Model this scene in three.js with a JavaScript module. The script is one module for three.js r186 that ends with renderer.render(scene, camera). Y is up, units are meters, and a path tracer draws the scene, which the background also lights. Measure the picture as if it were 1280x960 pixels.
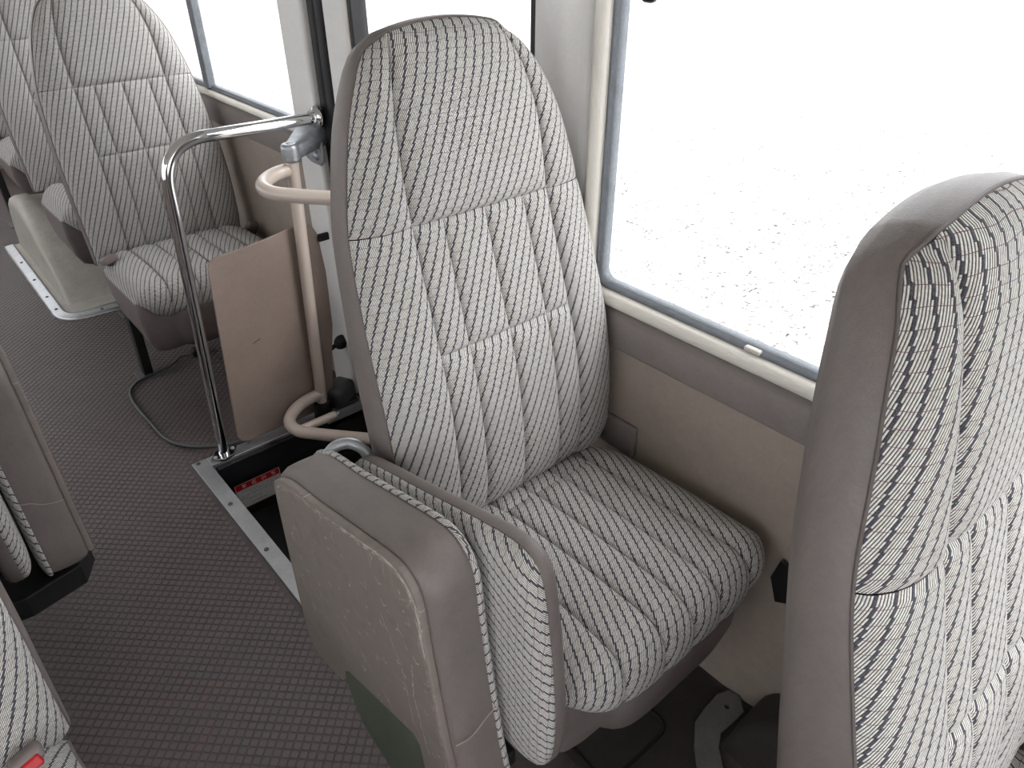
import * as THREE from 'three';
import { RoundedBoxGeometry } from 'three/addons/geometries/RoundedBoxGeometry.js';
import { mergeGeometries, mergeVertices } from 'three/addons/utils/BufferGeometryUtils.js';

// ---------------------------------------------------------------- camera, sky, exposure
const scene = new THREE.Scene();
const camera = new THREE.PerspectiveCamera(55.63, 4 / 3, 0.02, 200);
camera.position.set(0, 1.4, 0);
{
  const yaw = THREE.MathUtils.degToRad(41), pitch = THREE.MathUtils.degToRad(33.4);
  camera.lookAt(Math.sin(yaw) * Math.cos(pitch), 1.4 - Math.sin(pitch), -Math.cos(yaw) * Math.cos(pitch));
}
scene.background = new THREE.Color(0.96, 0.98, 1.0);   // bright even overcast
scene.backgroundIntensity = 1.0;
const sun = new THREE.DirectionalLight(0xfffdfa, 0.4);   // veiled sun, a wide soft disc through the cloud
sun.position.set(5.5, 7, 7.5); sun.target.position.set(0, 0, -1); sun.castShadow = true; sun.shadow.radius = 36; sun.shadow.mapSize.set(2048, 2048);
Object.assign(sun.shadow.camera, { left: -8, right: 8, top: 8, bottom: -8, near: 0.5, far: 40 });
scene.add(sun, sun.target);
const renderer = new THREE.WebGLRenderer({ antialias: true });
renderer.toneMapping = THREE.LinearToneMapping;
renderer.toneMappingExposure = 3.9;
renderer.shadowMap.enabled = true;

// ---------------------------------------------------------------- helpers
const V3 = (x, y, z) => new THREE.Vector3(x, y, z);
const V2 = (x, y) => new THREE.Vector2(x, y);
const clamp = THREE.MathUtils.clamp, lerp = THREE.MathUtils.lerp;
const sstep = (a, b, x) => { const t = clamp((x - a) / (b - a), 0, 1); return t * t * (3 - 2 * t); };
function rng(seed) { let s = seed >>> 0; return () => { s = (s + 0x6D2B79F5) >>> 0; let t = s; t = Math.imul(t ^ (t >>> 15), t | 1); t ^= t + Math.imul(t ^ (t >>> 7), t | 61); return ((t ^ (t >>> 14)) >>> 0) / 4294967296; }; }
const table = (T) => (x) => {   // piecewise linear, smoothed by Catmull-Rom
  if (x <= T[0][0]) return T[0][1];
  for (let i = 0; i < T.length - 1; i++) if (x <= T[i + 1][0]) {
    const t = (x - T[i][0]) / (T[i + 1][0] - T[i][0]);
    const p0 = T[Math.max(0, i - 1)][1], p1 = T[i][1], p2 = T[i + 1][1], p3 = T[Math.min(T.length - 1, i + 2)][1];
    return p1 + 0.5 * t * (p2 - p0 + t * (2 * p0 - 5 * p1 + 4 * p2 - p3 + t * (3 * (p1 - p2) + p3 - p0)));
  }
  return T[T.length - 1][1];
};
const taken = new Map();
function numbered(name) { const n = taken.get(name) ?? 0; taken.set(name, n + 1); return n ? name + '_' + String(n).padStart(3, '0') : name; }
function mesh(name, geo, mat, parent) {
  const m = new THREE.Mesh(geo, mat); m.name = name; m.castShadow = m.receiveShadow = true; parent.add(m); return m;
}
function part(name, parent) { const g = new THREE.Group(); g.name = name; parent.add(g); return g; }
function thing(name, label, category, pos = [0, 0, 0], group) {
  const g = new THREE.Group(); g.name = numbered(name); g.position.set(...pos); scene.add(g);
  g.userData = { label, category }; if (group) g.userData.group = group; return g;
}
function structure(name, label, category, pos = [0, 0, 0]) {
  const g = thing(name, label, category, pos); g.name = name; g.userData.kind = 'structure'; return g;
}
function geoFrom(pos, uv, idx) {
  const g = new THREE.BufferGeometry();
  g.setAttribute('position', new THREE.Float32BufferAttribute(pos, 3));
  g.setAttribute('uv', new THREE.Float32BufferAttribute(uv, 2));
  g.setIndex(idx); g.computeVertexNormals(); return g;
}
// grid patch: f(u,v) -> [Vector3, uvx, uvy]
function gridPatch(f, nu, nv, flip = false, arc = false) {
  const pos = [], uv = [], idx = [];
  for (let j = 0; j <= nv; j++) for (let i = 0; i <= nu; i++) { const [p, a, b] = f(i / nu, j / nv); pos.push(p.x, p.y, p.z); uv.push(a, b); }
  const w = nu + 1;
  if (arc) for (let j = 0; j <= nv; j++) {   // lay the cloth out flat along each row, from its middle
    const at = (i) => V3(...pos.slice((j * w + i) * 3, (j * w + i) * 3 + 3)), m = nu / 2 | 0;
    for (let i = m + 1; i <= nu; i++) uv[(j * w + i) * 2] = uv[(j * w + i - 1) * 2] + at(i).distanceTo(at(i - 1));
    for (let i = m - 1; i >= 0; i--) uv[(j * w + i) * 2] = uv[(j * w + i + 1) * 2] - at(i).distanceTo(at(i + 1));
  }
  for (let j = 0; j < nv; j++) for (let i = 0; i < nu; i++) {
    const a = j * w + i, b = a + 1, c = a + w, d = c + 1;
    if (flip) idx.push(a, c, b, b, c, d); else idx.push(a, b, c, b, d, c);
  }
  return geoFrom(pos, uv, idx);
}
// loft through rings of equal point count; closed rings; optional caps as fans
function loft(rings, { closed = true, cap0 = false, cap1 = false, flip = false } = {}) {
  const n = rings[0].length, pos = [], uv = [], idx = [];
  let acc = 0;
  rings.forEach((r, k) => {
    if (k) acc += r[0].distanceTo(rings[k - 1][0]);
    let s = 0;
    const m = closed ? n + 1 : n;
    for (let i = 0; i < m; i++) { const p = r[i % n]; if (i) s += p.distanceTo(rings[0] === r ? r[i - 1] : r[i - 1]); pos.push(p.x, p.y, p.z); uv.push(s, acc); }
  });
  const w = closed ? n + 1 : n;
  const tri = (a, b, c) => flip ? idx.push(a, c, b) : idx.push(a, b, c);
  for (let k = 0; k < rings.length - 1; k++) for (let i = 0; i < w - 1; i++) {
    const a = k * w + i, b = a + 1, c = a + w, d = c + 1; tri(a, b, c); tri(b, d, c);
  }
  const cap = (k, inv) => {
    const r = rings[k], c = r.reduce((s, p) => s.add(p), V3(0, 0, 0)).multiplyScalar(1 / n), b = pos.length / 3;
    pos.push(c.x, c.y, c.z); uv.push(0, 0);
    for (const p of r) { pos.push(p.x, p.y, p.z); uv.push(p.x + p.z, p.y); }
    for (let i = 0; i < n; i++) { const p = b + 1 + i, q = b + 1 + (i + 1) % n; inv ? tri(b, q, p) : tri(b, p, q); }
  };
  if (cap0) cap(0, true);
  if (cap1) cap(rings.length - 1, false);
  return geoFrom(pos, uv, idx);
}
// polyline with rounded corners
function roundPath(pts, radius) {
  const path = new THREE.CurvePath();
  let prev = pts[0];
  for (let i = 1; i < pts.length - 1; i++) {
    const p = pts[i], r = Array.isArray(radius) ? radius[i] : radius;
    const a = p.clone().add(pts[i - 1].clone().sub(p).setLength(r)), b = p.clone().add(pts[i + 1].clone().sub(p).setLength(r));
    if (prev.distanceTo(a) > 1e-5) path.add(new THREE.LineCurve3(prev, a));
    path.add(new THREE.QuadraticBezierCurve3(a, p, b)); prev = b;
  }
  path.add(new THREE.LineCurve3(prev, pts[pts.length - 1])); return path;
}
const tube = (curve, r, seg = 80, rad = 18) => {   // capped tube
  const t = new THREE.TubeGeometry(curve, seg, r, rad, false), parts = [t];
  for (const e of [0, 1]) {
    const p = curve.getPointAt(e), d = curve.getTangentAt(e).multiplyScalar(e ? 1 : -1);
    const c = new THREE.CircleGeometry(r, rad); c.applyQuaternion(new THREE.Quaternion().setFromUnitVectors(V3(0, 0, 1), d)); c.translate(p.x, p.y, p.z); parts.push(c);
  }
  return mergeGeometries(parts);
};
const cyl = (r0, r1, h, n = 24) => new THREE.CylinderGeometry(r0, r1, h, n);
const rbox = (w, h, d, r = 0.004, s = 3) => new RoundedBoxGeometry(w, h, d, s, Math.min(r, w / 2.01, h / 2.01, d / 2.01));
function boxAt(x0, x1, y0, y1, z0, z1, r = 0.004) { const g = rbox(x1 - x0, y1 - y0, z1 - z0, r); g.translate((x0 + x1) / 2, (y0 + y1) / 2, (z0 + z1) / 2); return worldUV(g); }
// uv in metres by dominant normal
function worldUV(g) {
  const p = g.attributes.position, n = g.attributes.normal, uv = [];
  for (let i = 0; i < p.count; i++) {
    const ax = Math.abs(n.getX(i)), ay = Math.abs(n.getY(i)), az = Math.abs(n.getZ(i));
    if (ax >= ay && ax >= az) uv.push(p.getZ(i), p.getY(i)); else if (ay >= az) uv.push(p.getX(i), p.getZ(i)); else uv.push(p.getX(i), p.getY(i));
  }
  g.setAttribute('uv', new THREE.Float32BufferAttribute(uv, 2)); return g;
}
// a plate drawn in the (z, y) plane with thickness along +x from x0
function plateZY(pts, x0, thick, bevel = 0.002, holes = []) {
  const s = new THREE.Shape(pts.map(([z, y]) => V2(-z, y)));
  for (const h of holes) s.holes.push(new THREE.Path(h.map(([z, y]) => V2(-z, y))));
  const g = new THREE.ExtrudeGeometry(s, { depth: thick - 2 * bevel, bevelEnabled: bevel > 0, bevelThickness: bevel, bevelSize: bevel, bevelOffset: -bevel, bevelSegments: 2, curveSegments: 8 });
  g.rotateY(Math.PI / 2); g.translate(x0 + bevel, 0, 0); return worldUV(g);   // shape x = -z
}
function smoothLoop(pts, n, tension = 0.35) {
  const c = new THREE.CatmullRomCurve3(pts.map(([a, b]) => V3(0, b, a)), true, 'catmullrom', tension);
  return c.getSpacedPoints(n).slice(0, n).map((p) => [p.z, p.y]);
}
function insetLoop(loop, d) {   // moves each point inwards; loop in (z, y)
  const n = loop.length; let area = 0;
  for (let i = 0; i < n; i++) { const a = loop[i], b = loop[(i + 1) % n]; area += a[0] * b[1] - b[0] * a[1]; }
  const sg = Math.sign(area);
  return loop.map((p, i) => {
    const a = loop[(i - 1 + n) % n], b = loop[(i + 1) % n]; let tx = b[0] - a[0], ty = b[1] - a[1]; const l = Math.hypot(tx, ty); tx /= l; ty /= l;
    return [p[0] - ty * sg * d, p[1] + tx * sg * d];
  });
}

// ---------------------------------------------------------------- textures
function noise2(seed, period) {   // tileable value noise
  const r = rng(seed), T = new Float32Array(period * period).map(() => r());
  return (x, y) => {
    const xi = Math.floor(x), yi = Math.floor(y), fx = x - xi, fy = y - yi, m = (a) => ((a % period) + period) % period;
    const sx = fx * fx * (3 - 2 * fx), sy = fy * fy * (3 - 2 * fy), g = (a, b) => T[m(b) * period + m(a)];
    return lerp(lerp(g(xi, yi), g(xi + 1, yi), sx), lerp(g(xi, yi + 1), g(xi + 1, yi + 1), sx), sy);
  };
}
function dataTex(n, fn, srgb, rx = 1, ry = rx) {
  const d = new Uint8Array(n * n * 4);
  for (let y = 0; y < n; y++) for (let x = 0; x < n; x++) { const c = fn((x + 0.5) / n, (y + 0.5) / n), o = (y * n + x) * 4; d[o] = c[0]; d[o + 1] = c[1]; d[o + 2] = c[2]; d[o + 3] = 255; }
  const t = new THREE.DataTexture(d, n, n); t.wrapS = t.wrapT = THREE.RepeatWrapping; t.magFilter = THREE.LinearFilter; t.minFilter = THREE.LinearMipmapLinearFilter; t.generateMipmaps = true;
  if (srgb) t.colorSpace = THREE.SRGBColorSpace; t.repeat.set(rx, ry); t.needsUpdate = true; return t;
}
// woven upholstery, tile 100 mm: pale slanted threads, navy dashes in stepped diagonals, thin plum cross lines
const fabricNoise = noise2(11, 64), fabricFine = noise2(12, 512);
const THR = 48, LEAN = 38, DASH = 8, DLEAN = 4, CROSS = 10;
function fabricAt(u, v) {
  const s = u * THR - v * LEAN, ti = Math.floor(s), f = s - ti - 0.5;
  const uc = (ti + 0.5 + v * LEAN) / THR;
  const dl = uc * DASH - v * DLEAN, dk = dl - Math.floor(dl);
  const dash = dk < 0.155 + 0.06 * fabricNoise(u * 64 + 7, v * 64);
  const bead = 0.5 + 0.5 * Math.cos((v * 90 + ti * 0.37) * Math.PI * 2);
  const hgt = Math.max(0, 1 - Math.abs(f) * 2.1) * (0.8 + 0.2 * bead);
  const cl = v * CROSS + 0.08 * Math.sin(u * Math.PI * 4); const cross = Math.abs(cl - Math.round(cl)) < 0.022;
  return { f: Math.abs(f), dash, cross, hgt, n: fabricNoise(u * 64, v * 64), n2: fabricFine(u * 512, v * 512), ti };
}
const fabricMap = dataTex(1024, (u, v) => {
  const a = fabricAt(u, v), k = a.f < 0.27 ? 1 : a.f < 0.34 ? 0.7 : 0.38;
  let c = [238, 236, 232];
  if (((a.ti % 7) + 7) % 7 === 3) c = [232, 227, 217];
  let q = k;
  if (a.dash) { c = a.n2 > 0.72 ? [120, 118, 122] : [74, 74, 86]; q = 0.7 + 0.3 * k; }
  if (a.cross && !a.dash) { c = [150, 112, 126]; q = 0.6 + 0.4 * k; }
  const w = q * (0.88 + 0.12 * a.n + 0.18 * (a.n2 - 0.5));
  return c.map((x) => clamp(x * w, 0, 255));
}, true, 7.35);
const fabricBump = dataTex(1024, (u, v) => { const h = fabricAt(u, v).hgt * 255; return [h, h, h]; }, false, 7.35);
const grainA = noise2(21, 128), grainB = noise2(22, 64);
const leatherBump = dataTex(512, (u, v) => { const a = Math.abs(grainA(u * 128, v * 128) - 0.5) * 2, b = Math.abs(grainB(u * 64 + 9, v * 64) - 0.5) * 2, h = 255 * clamp(0.25 + 0.8 * Math.min(a + 0.15, b + 0.1), 0, 1); return [h, h, h]; }, false, 12);
const cloudA = noise2(31, 8), cloudB = noise2(32, 32), cloudC = noise2(33, 128);
const mottle = (base, amp, rep, fine = 0.5) => dataTex(256, (u, v) => {
  const k = 1 + amp * ((cloudA(u * 8, v * 8) - 0.5) + (cloudB(u * 32, v * 32) - 0.5) * 0.7 + (cloudC(u * 128, v * 128) - 0.5) * fine * 2);
  return base.map((x) => clamp(x * k, 0, 255));
}, true, rep);
const streak = dataTex(256, (u, v) => { const h = 150 + 80 * (cloudC(u * 128, v * 8) - 0.5) + 60 * (cloudB(u * 32, v * 32) - 0.5); return [h, h, h]; }, false, 4);
const grit = dataTex(256, (u, v) => { const h = 255 * cloudC(u * 128, v * 128); return [h, h, h]; }, false, 6);

const std = (o) => new THREE.MeshStandardMaterial({ side: THREE.DoubleSide, ...o });
const phys = (o) => new THREE.MeshPhysicalMaterial({ side: THREE.DoubleSide, ...o });
const M = {
  fabric: phys({ map: fabricMap, bumpMap: fabricBump, bumpScale: 0.0007, roughness: 0.95, sheen: 0.2, sheenRoughness: 0.6, sheenColor: new THREE.Color(0.9, 0.88, 0.85) }),
  vinyl: std({ map: mottle([114, 106, 103], 0.05, 3), bumpMap: leatherBump, bumpScale: 0.00035, roughness: 0.45 }),
  seam: std({ color: 0x4e4644, roughness: 0.9 }),
  thread: std({ color: 0x9b8f88, roughness: 0.9 }),
  floor: std({ map: mottle([80, 72, 73], 0.14, 2), bumpMap: grit, bumpScale: 0.0002, roughness: 0.55 }),
  wallPanel: std({ map: mottle([162, 150, 141], 0.04, 2), bumpMap: grit, bumpScale: 0.00015, roughness: 0.7 }),
  belt: std({ map: mottle([136, 127, 125], 0.05, 3), bumpMap: leatherBump, bumpScale: 0.0003, roughness: 0.55 }),
  pillar: std({ map: mottle([230, 229, 228], 0.02, 2), bumpMap: grit, bumpScale: 0.0001, roughness: 0.55 }),
  trim: std({ map: mottle([224, 220, 212], 0.03, 4), bumpMap: grit, bumpScale: 0.0003, roughness: 0.6 }),
  rubber: std({ map: mottle([30, 30, 34], 0.2, 4), roughness: 0.6 }),
  rubberGrey: std({ map: mottle([112, 117, 124], 0.12, 6), roughness: 0.5 }),
  chrome: std({ color: 0xd8d8da, metalness: 1, roughness: 0.08 }),
  cast: std({ map: mottle([168, 172, 178], 0.12, 8), metalness: 0.75, roughness: 0.42 }),
  alu: std({ map: mottle([190, 192, 196], 0.06, 4), metalness: 0.9, roughness: 0.42 }),
  steelDark: std({ map: mottle([98, 100, 102], 0.1, 4), metalness: 0.5, roughness: 0.5 }),
  strip: std({ map: mottle([118, 118, 118], 0.08, 4), metalness: 0.3, roughness: 0.5 }),
  tan: phys({ color: 0xc8bab0, roughness: 0.35, clearcoat: 0.5, clearcoatRoughness: 0.25 }),
  tanPanel: std({ map: mottle([140, 124, 115], 0.04, 2), bumpMap: grit, bumpScale: 0.0001, roughness: 0.6 }),
  black: std({ map: mottle([20, 20, 21], 0.2, 4), roughness: 0.6 }),
  blackGloss: std({ color: 0x1a1a1d, roughness: 0.35 }),
  well: std({ map: mottle([26, 26, 30], 0.15, 3), roughness: 0.5 }),
  green: std({ map: mottle([86, 92, 80], 0.06, 4), bumpMap: grit, bumpScale: 0.0001, roughness: 0.6 }),
  ceiling: std({ map: mottle([206, 202, 196], 0.03, 2), roughness: 0.9 }),
  box: std({ map: mottle([172, 168, 161], 0.07, 3), roughness: 0.5 }),
  buckle: std({ color: 0x776c6a, roughness: 0.5 }),
  red: std({ color: 0xae0f1a, roughness: 0.4 }),
  belt2: std({ color: 0x5d5352, roughness: 0.85 }),
  darkFoot: std({ map: mottle([52, 48, 46], 0.12, 3), roughness: 0.65 }),
  glass: phys({ color: 0xffffff, transmission: 1, thickness: 0, roughness: 0, ior: 1.5 }),
};

// ---------------------------------------------------------------- outside: pale gravel yard
{
  const stones = noise2(41, 128), st2 = noise2(42, 64), st3 = noise2(43, 16);
  const gmap = dataTex(1024, (u, v) => {
    const a = stones(u * 128, v * 128) , b = st2(u * 64, v * 64), c = st3(u * 16, v * 16);
    const d = a < 0.24 && b < 0.66 ? 0.38 + 0.45 * c : 1;
    const k = d * (0.86 + 0.16 * a + 0.10 * (b - 0.5) + 0.06 * (c - 0.5));
    return [204 * k, 202 * k, 197 * k].map((x) => clamp(x, 0, 255));
  }, true, 1);
  gmap.repeat.set(1 / 2.2, 1 / 2.2);
  const g = new THREE.PlaneGeometry(80, 80); g.rotateX(-Math.PI / 2);
  const p = g.attributes.position, uv = []; for (let i = 0; i < p.count; i++) uv.push(p.getX(i), p.getZ(i)); g.setAttribute('uv', new THREE.Float32BufferAttribute(uv, 2));
  const m = mesh('gravel_ground', g, std({ map: gmap, roughness: 1 }), scene); m.position.y = -0.8;
  m.userData = { label: 'pale grey gravel yard outside the bus windows', category: 'gravel', kind: 'structure' };
}

// ---------------------------------------------------------------- bus shell
const ZF = 1.55, ZR = -5.6, XW = 0.965, XO = 1.03, XL = -1.14, XLO = -1.205, YC = 1.86;
// floor with a hole for the step well
const WX0 = 0.42, WX1 = XW, WZ0 = -1.855, WZ1 = -0.98;
const floor = structure('floor', 'dark brown studded rubber bus floor', 'floor');
mesh('floor_sheet', mergeGeometries([
  boxAt(XLO, WX0, -0.05, 0, ZR, ZF, 0), boxAt(WX0, XO, -0.05, 0, ZR, WZ0, 0), boxAt(WX0, XO, -0.05, 0, WZ1, ZF, 0),
]), M.floor, floor);
{
  // raised rounded-square studs on a lattice turned 45 degrees
  const S = 0.0157, R = 0.0044, H = 0.0013, P = 0.0176, o = [], t = [];
  for (const [cx, cy, a0] of [[1, 1, 0], [-1, 1, 90], [-1, -1, 180], [1, -1, 270]]) for (const a of [0, 45, 90]) {
    const th = THREE.MathUtils.degToRad(a0 + a), c = S / 2 - R;
    o.push([cx * c + R * Math.cos(th), cy * c + R * Math.sin(th)]); t.push([cx * c + (R - 0.0008) * Math.cos(th), cy * c + (R - 0.0008) * Math.sin(th)]);
  }
  const pos = [], uv = [], idx = [], n = o.length;
  for (const [a, b] of o) { pos.push(a, 0, b); uv.push(a, b); }
  for (const [a, b] of t) { pos.push(a, H, b); uv.push(a, b); }
  for (let i = 0; i < n; i++) { const j = (i + 1) % n; idx.push(i, n + i, j, j, n + i, n + j); }
  for (let i = 1; i < n - 1; i++) idx.push(n, n + i + 1, n + i);
  const sg = geoFrom(pos, uv, idx).toNonIndexed(); sg.computeVertexNormals();
  const studMats = [[96, 87, 87], [92, 84, 86], [98, 86, 86], [91, 85, 87]].map((c) => std({ map: mottle(c, 0.1, 60), roughness: 0.5 }));
  const r = rng(5), all = [];
  const view = new THREE.Matrix4(); camera.updateMatrixWorld(); view.copy(camera.matrixWorld).invert();
  const pr = new THREE.Matrix4().makePerspective(-0.7035, 0.7035, 0.5276, -0.5276, 1, 100);
  for (let a = -330; a < 330; a++) for (let b = -330; b < 330; b++) {
    const x = (a + b) * P * Math.SQRT1_2, z = -2.2 + (a - b) * P * Math.SQRT1_2;
    if (x < -0.9 || x > 0.93 || z > -0.1 || z < -5.0) continue;
    if (x > 0.37 && z > -1.905 && z < WZ1 + 0.05) continue;
    if (x > 0.32 && z < -3.10 && z > -4.2) continue;
    if (x > 0.48 && z > -0.78) continue;
    const q = V3(x, 0, z).applyMatrix4(view).applyMatrix4(pr);
    if (Math.abs(q.x) > 1.06 || Math.abs(q.y) > 1.08) continue;
    const d = Math.hypot(x, z); all.push([d, x, z, Math.floor(r() * 4), x > 0.02 && x < 0.3 && z < -0.9]);
  }
  // the largest-showing ones that stand clear in the aisle are single parts
  all.sort((p, q) => (q[4] - p[4]) || p[0] - q[0]);
  all.slice(0, 300).forEach(([, x, z, k]) => { const m = mesh('floor_stud', sg, studMats[k], floor); m.position.set(x, 0, z); m.rotation.y = Math.PI / 4; });
  const rest = all.slice(300), inst = new THREE.InstancedMesh(sg, studMats[0], rest.length), mt = new THREE.Matrix4().makeRotationY(Math.PI / 4);
  rest.forEach(([, x, z], i) => inst.setMatrixAt(i, mt.clone().setPosition(x, 0, z)));
  inst.name = 'floor_studs'; inst.userData = { kind: 'stuff', label: 'rows of small raised rubber studs' }; inst.receiveShadow = true; floor.add(inst);
}
// ceiling and far walls
{
  const c = structure('ceiling', 'plain off-white ceiling of the bus', 'ceiling');
  mesh('ceiling_panel', boxAt(XLO, XO, YC, YC + 0.06, ZR, ZF, 0), M.ceiling, c);
  const b = structure('wall_back', 'pale rear wall of the bus with a wide window', 'wall');
  mesh('lower_panel', boxAt(XLO, XO, -0.05, 0.85, ZR - 0.06, ZR, 0), M.wallPanel, b);
  mesh('header', boxAt(XLO, XO, 1.5, YC, ZR - 0.06, ZR, 0), M.pillar, b);
  const f = structure('wall_front', 'front end of the bus below the windscreen', 'wall');
  mesh('dashboard_panel', boxAt(XLO, XO, -0.05, 0.56, ZF, ZF + 0.08, 0), M.belt, f);
  mesh('header', boxAt(XLO, XO, 1.74, YC, ZF, ZF + 0.08, 0), M.pillar, f);
}
function pane(parent, x0, x1, y0, y1, z0, z1) { return mesh('glass_pane', boxAt(x0, x1, y0, y1, z0, z1, 0), M.glass, parent); }
// window-side wall
{
  const w = structure('wall_right', 'bus side wall of beige lower panels, taupe belt and pale pillars', 'wall');
  const P = M.pillar;
  // front bay: lower panel cut over the wheel arch
  mesh('lower_panel', plateZY([[-0.98, -0.02], [-0.372, -0.002], [-0.345, 0.004], [-0.32, 0.025], [-0.30, 0.06], [-0.27, 0.10], [-0.2, 0.16], [-0.1, 0.21], [0.9, 0.22], [0.9, 0.69], [-0.98, 0.69]], XW, 0.02, 0.003), M.wallPanel, w);
  mesh('lower_panel', boxAt(XW, XW + 0.02, 0, 0.69, 0.905, ZF, 0.003), M.wallPanel, w);
  // belt: leans in a little and carries a rounded top
  const beltRing = (z, y0, y1) => [[0.03, y0], [-0.006, y0], [-0.012, y0 + 0.006], [-0.014, (y0 + y1) / 2], [-0.012, y1 - 0.014], [-0.006, y1 - 0.004], [0.004, y1], [0.05, y1]].map(([x, y]) => V3(XW + x, y, z));
  const beltGeo = (z0, z1, y0, y1) => { const a = []; for (let i = 0; i <= 12; i++) a.push(beltRing(lerp(z0, z1, i / 12), y0, y1)); return worldUV(loft(a, { cap0: true, cap1: true })); };
  mesh('belt_panel', beltGeo(-0.905, 0.9, 0.674, 0.757), M.belt, w);
  mesh('belt_panel', beltGeo(0.903, ZF, 0.674, 0.757), M.belt, w);
  mesh('outer_skin', boxAt(XW + 0.025, XO, -0.05, 0.755, -0.98, ZF, 0), P, w);
  // rear bays
  for (const [z0, z1] of [[-3.4, -2.05], [-4.6, -3.403], [ZR, -4.603]]) {
    mesh('lower_panel', boxAt(XW, XW + 0.02, 0, 0.765, z0, z1, 0.003), M.wallPanel, w);
    mesh('belt_panel', beltGeo(z0, z1, 0.752, 0.838), M.belt, w);
  }
  mesh('outer_skin', boxAt(XW + 0.025, XO, -0.05, 0.838, ZR, -2.04, 0), P, w);
  // pillars
  mesh('pillar', boxAt(XW - 0.02, XO, -0.30, 1.55, -2.04, -1.906, 0.012), P, w);
  mesh('pillar', (() => {                    // soft-edged pillar beside the big window
    const pr = [[0.05, -1.043], [-0.004, -1.043], [-0.016, -1.03], [-0.022, -1.0], [-0.024, -0.965], [-0.020, -0.945], [-0.006, -0.928], [0.0, -0.90], [0.05, -0.90]];
    return worldUV(loft([-0.3, 0.4, 0.76, 1.2, 1.55].map((y) => pr.map(([x, z]) => V3(XW + x, y, z))), { cap0: true, cap1: true, flip: true }));
  })(), P, w);
  mesh('pillar', boxAt(XW, XO, 0.757, 1.55, 0.86, 1.0, 0.012), P, w);
  mesh('pillar', boxAt(XW, XO, 0.757, 1.55, ZF - 0.12, ZF, 0.012), P, w);
  mesh('pillar', boxAt(XW, XO, 0.838, 1.55, -4.02, -3.9, 0.012), P, w);
  mesh('pillar', boxAt(XW, XO, 0.838, 1.55, ZR, ZR + 0.12, 0.012), P, w);
  mesh('roof_rail', boxAt(XW - 0.01, XO, 1.53, YC, ZR, ZF, 0), P, w);
}
// one window with cream surround, rubber and glass
function sideWindow(n, label, z0, z1, y0, y1, xi, xo, sgn, frame = 0.028, rub = 0.011) {
  const w = structure('window_' + n, label, 'window');
  const rr = (z0, z1, y0, y1, r) => { const a = []; for (const [cz, cy, s] of [[z1 - r, y1 - r, 0], [z0 + r, y1 - r, 90], [z0 + r, y0 + r, 180], [z1 - r, y0 + r, 270]]) for (let k = 0; k <= 8; k++) { const t = THREE.MathUtils.degToRad(s + k * 11.25); a.push([cz + r * Math.cos(t), cy + r * Math.sin(t)]); } return a; };
  const ring = (loop, x) => loop.map(([z, y]) => V3(x, y, z));
  const L0 = rr(z0, z1, y0, y1, 0.045), m = frame, L = (d) => rr(z0 + d, z1 - d, y0 + d, y1 - d, Math.max(0.02, 0.045 - d * 0.6));
  const X = (d) => xi + sgn * d;
  mesh('window_surround', loft([ring(L0, X(0.03)), ring(L0, X(-0.004)), ring(L(0.004), X(-0.013)), ring(L(m * 0.45), X(-0.016)), ring(L(m * 0.85), X(-0.008)), ring(L(m), X(0.004)), ring(L(m), X(0.03))]), M.trim, w);
  mesh('rubber_seal', loft([ring(L(m - 0.002), X(0.03)), ring(L(m - 0.001), X(0.004)), ring(L(m + rub * 0.4), X(0.003)), ring(L(m + rub * 0.55), X(0.009)), ring(L(m + rub), X(0.012)), ring(L(m + rub), X(0.03))]), M.rubberGrey, w);
  pane(w, Math.min(X(0.018), X(0.022)), Math.max(X(0.018), X(0.022)), y0 + m, y1 - m, z0 + m, z1 - m);
  return w;
}
{
  const w1 = sideWindow(1, 'large side window beside the reclining seat, bright gravel beyond', -0.897, 0.875, 0.757, 1.54, XW, XO, 1);
  // dark latch near the top of the sliding pane, and a pale clip in the lower channel
  const lat = part('latch', w1); const lg = rbox(0.02, 0.055, 0.026, 0.009); lg.translate(XW + 0.006, 1.302, -0.800); mesh('latch_body', lg, M.blackGloss, lat);
  const cg = rbox(0.012, 0.008, 0.03, 0.003); cg.translate(XW + 0.006, 0.790, -0.515); mesh('channel_clip', cg, M.trim, w1);
  sideWindow(2, 'side window ahead of the large one', 0.98, ZF - 0.1, 0.757, 1.54, XW, XO, 1);
  const w3 = sideWindow(3, 'rear side window with a slim grey sliding post', -3.92, -2.03, 0.838, 1.54, XW, XO, 1, 0.022, 0.012);
  mesh('sliding_post', boxAt(XW - 0.004, XW + 0.026, 0.862, 1.52, -2.755, -2.715, 0.006), M.rubberGrey, w3);
  sideWindow(4, 'rearmost side window beside the far seats', ZR + 0.1, -3.99, 0.838, 1.54, XW, XO, 1);
}
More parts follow.
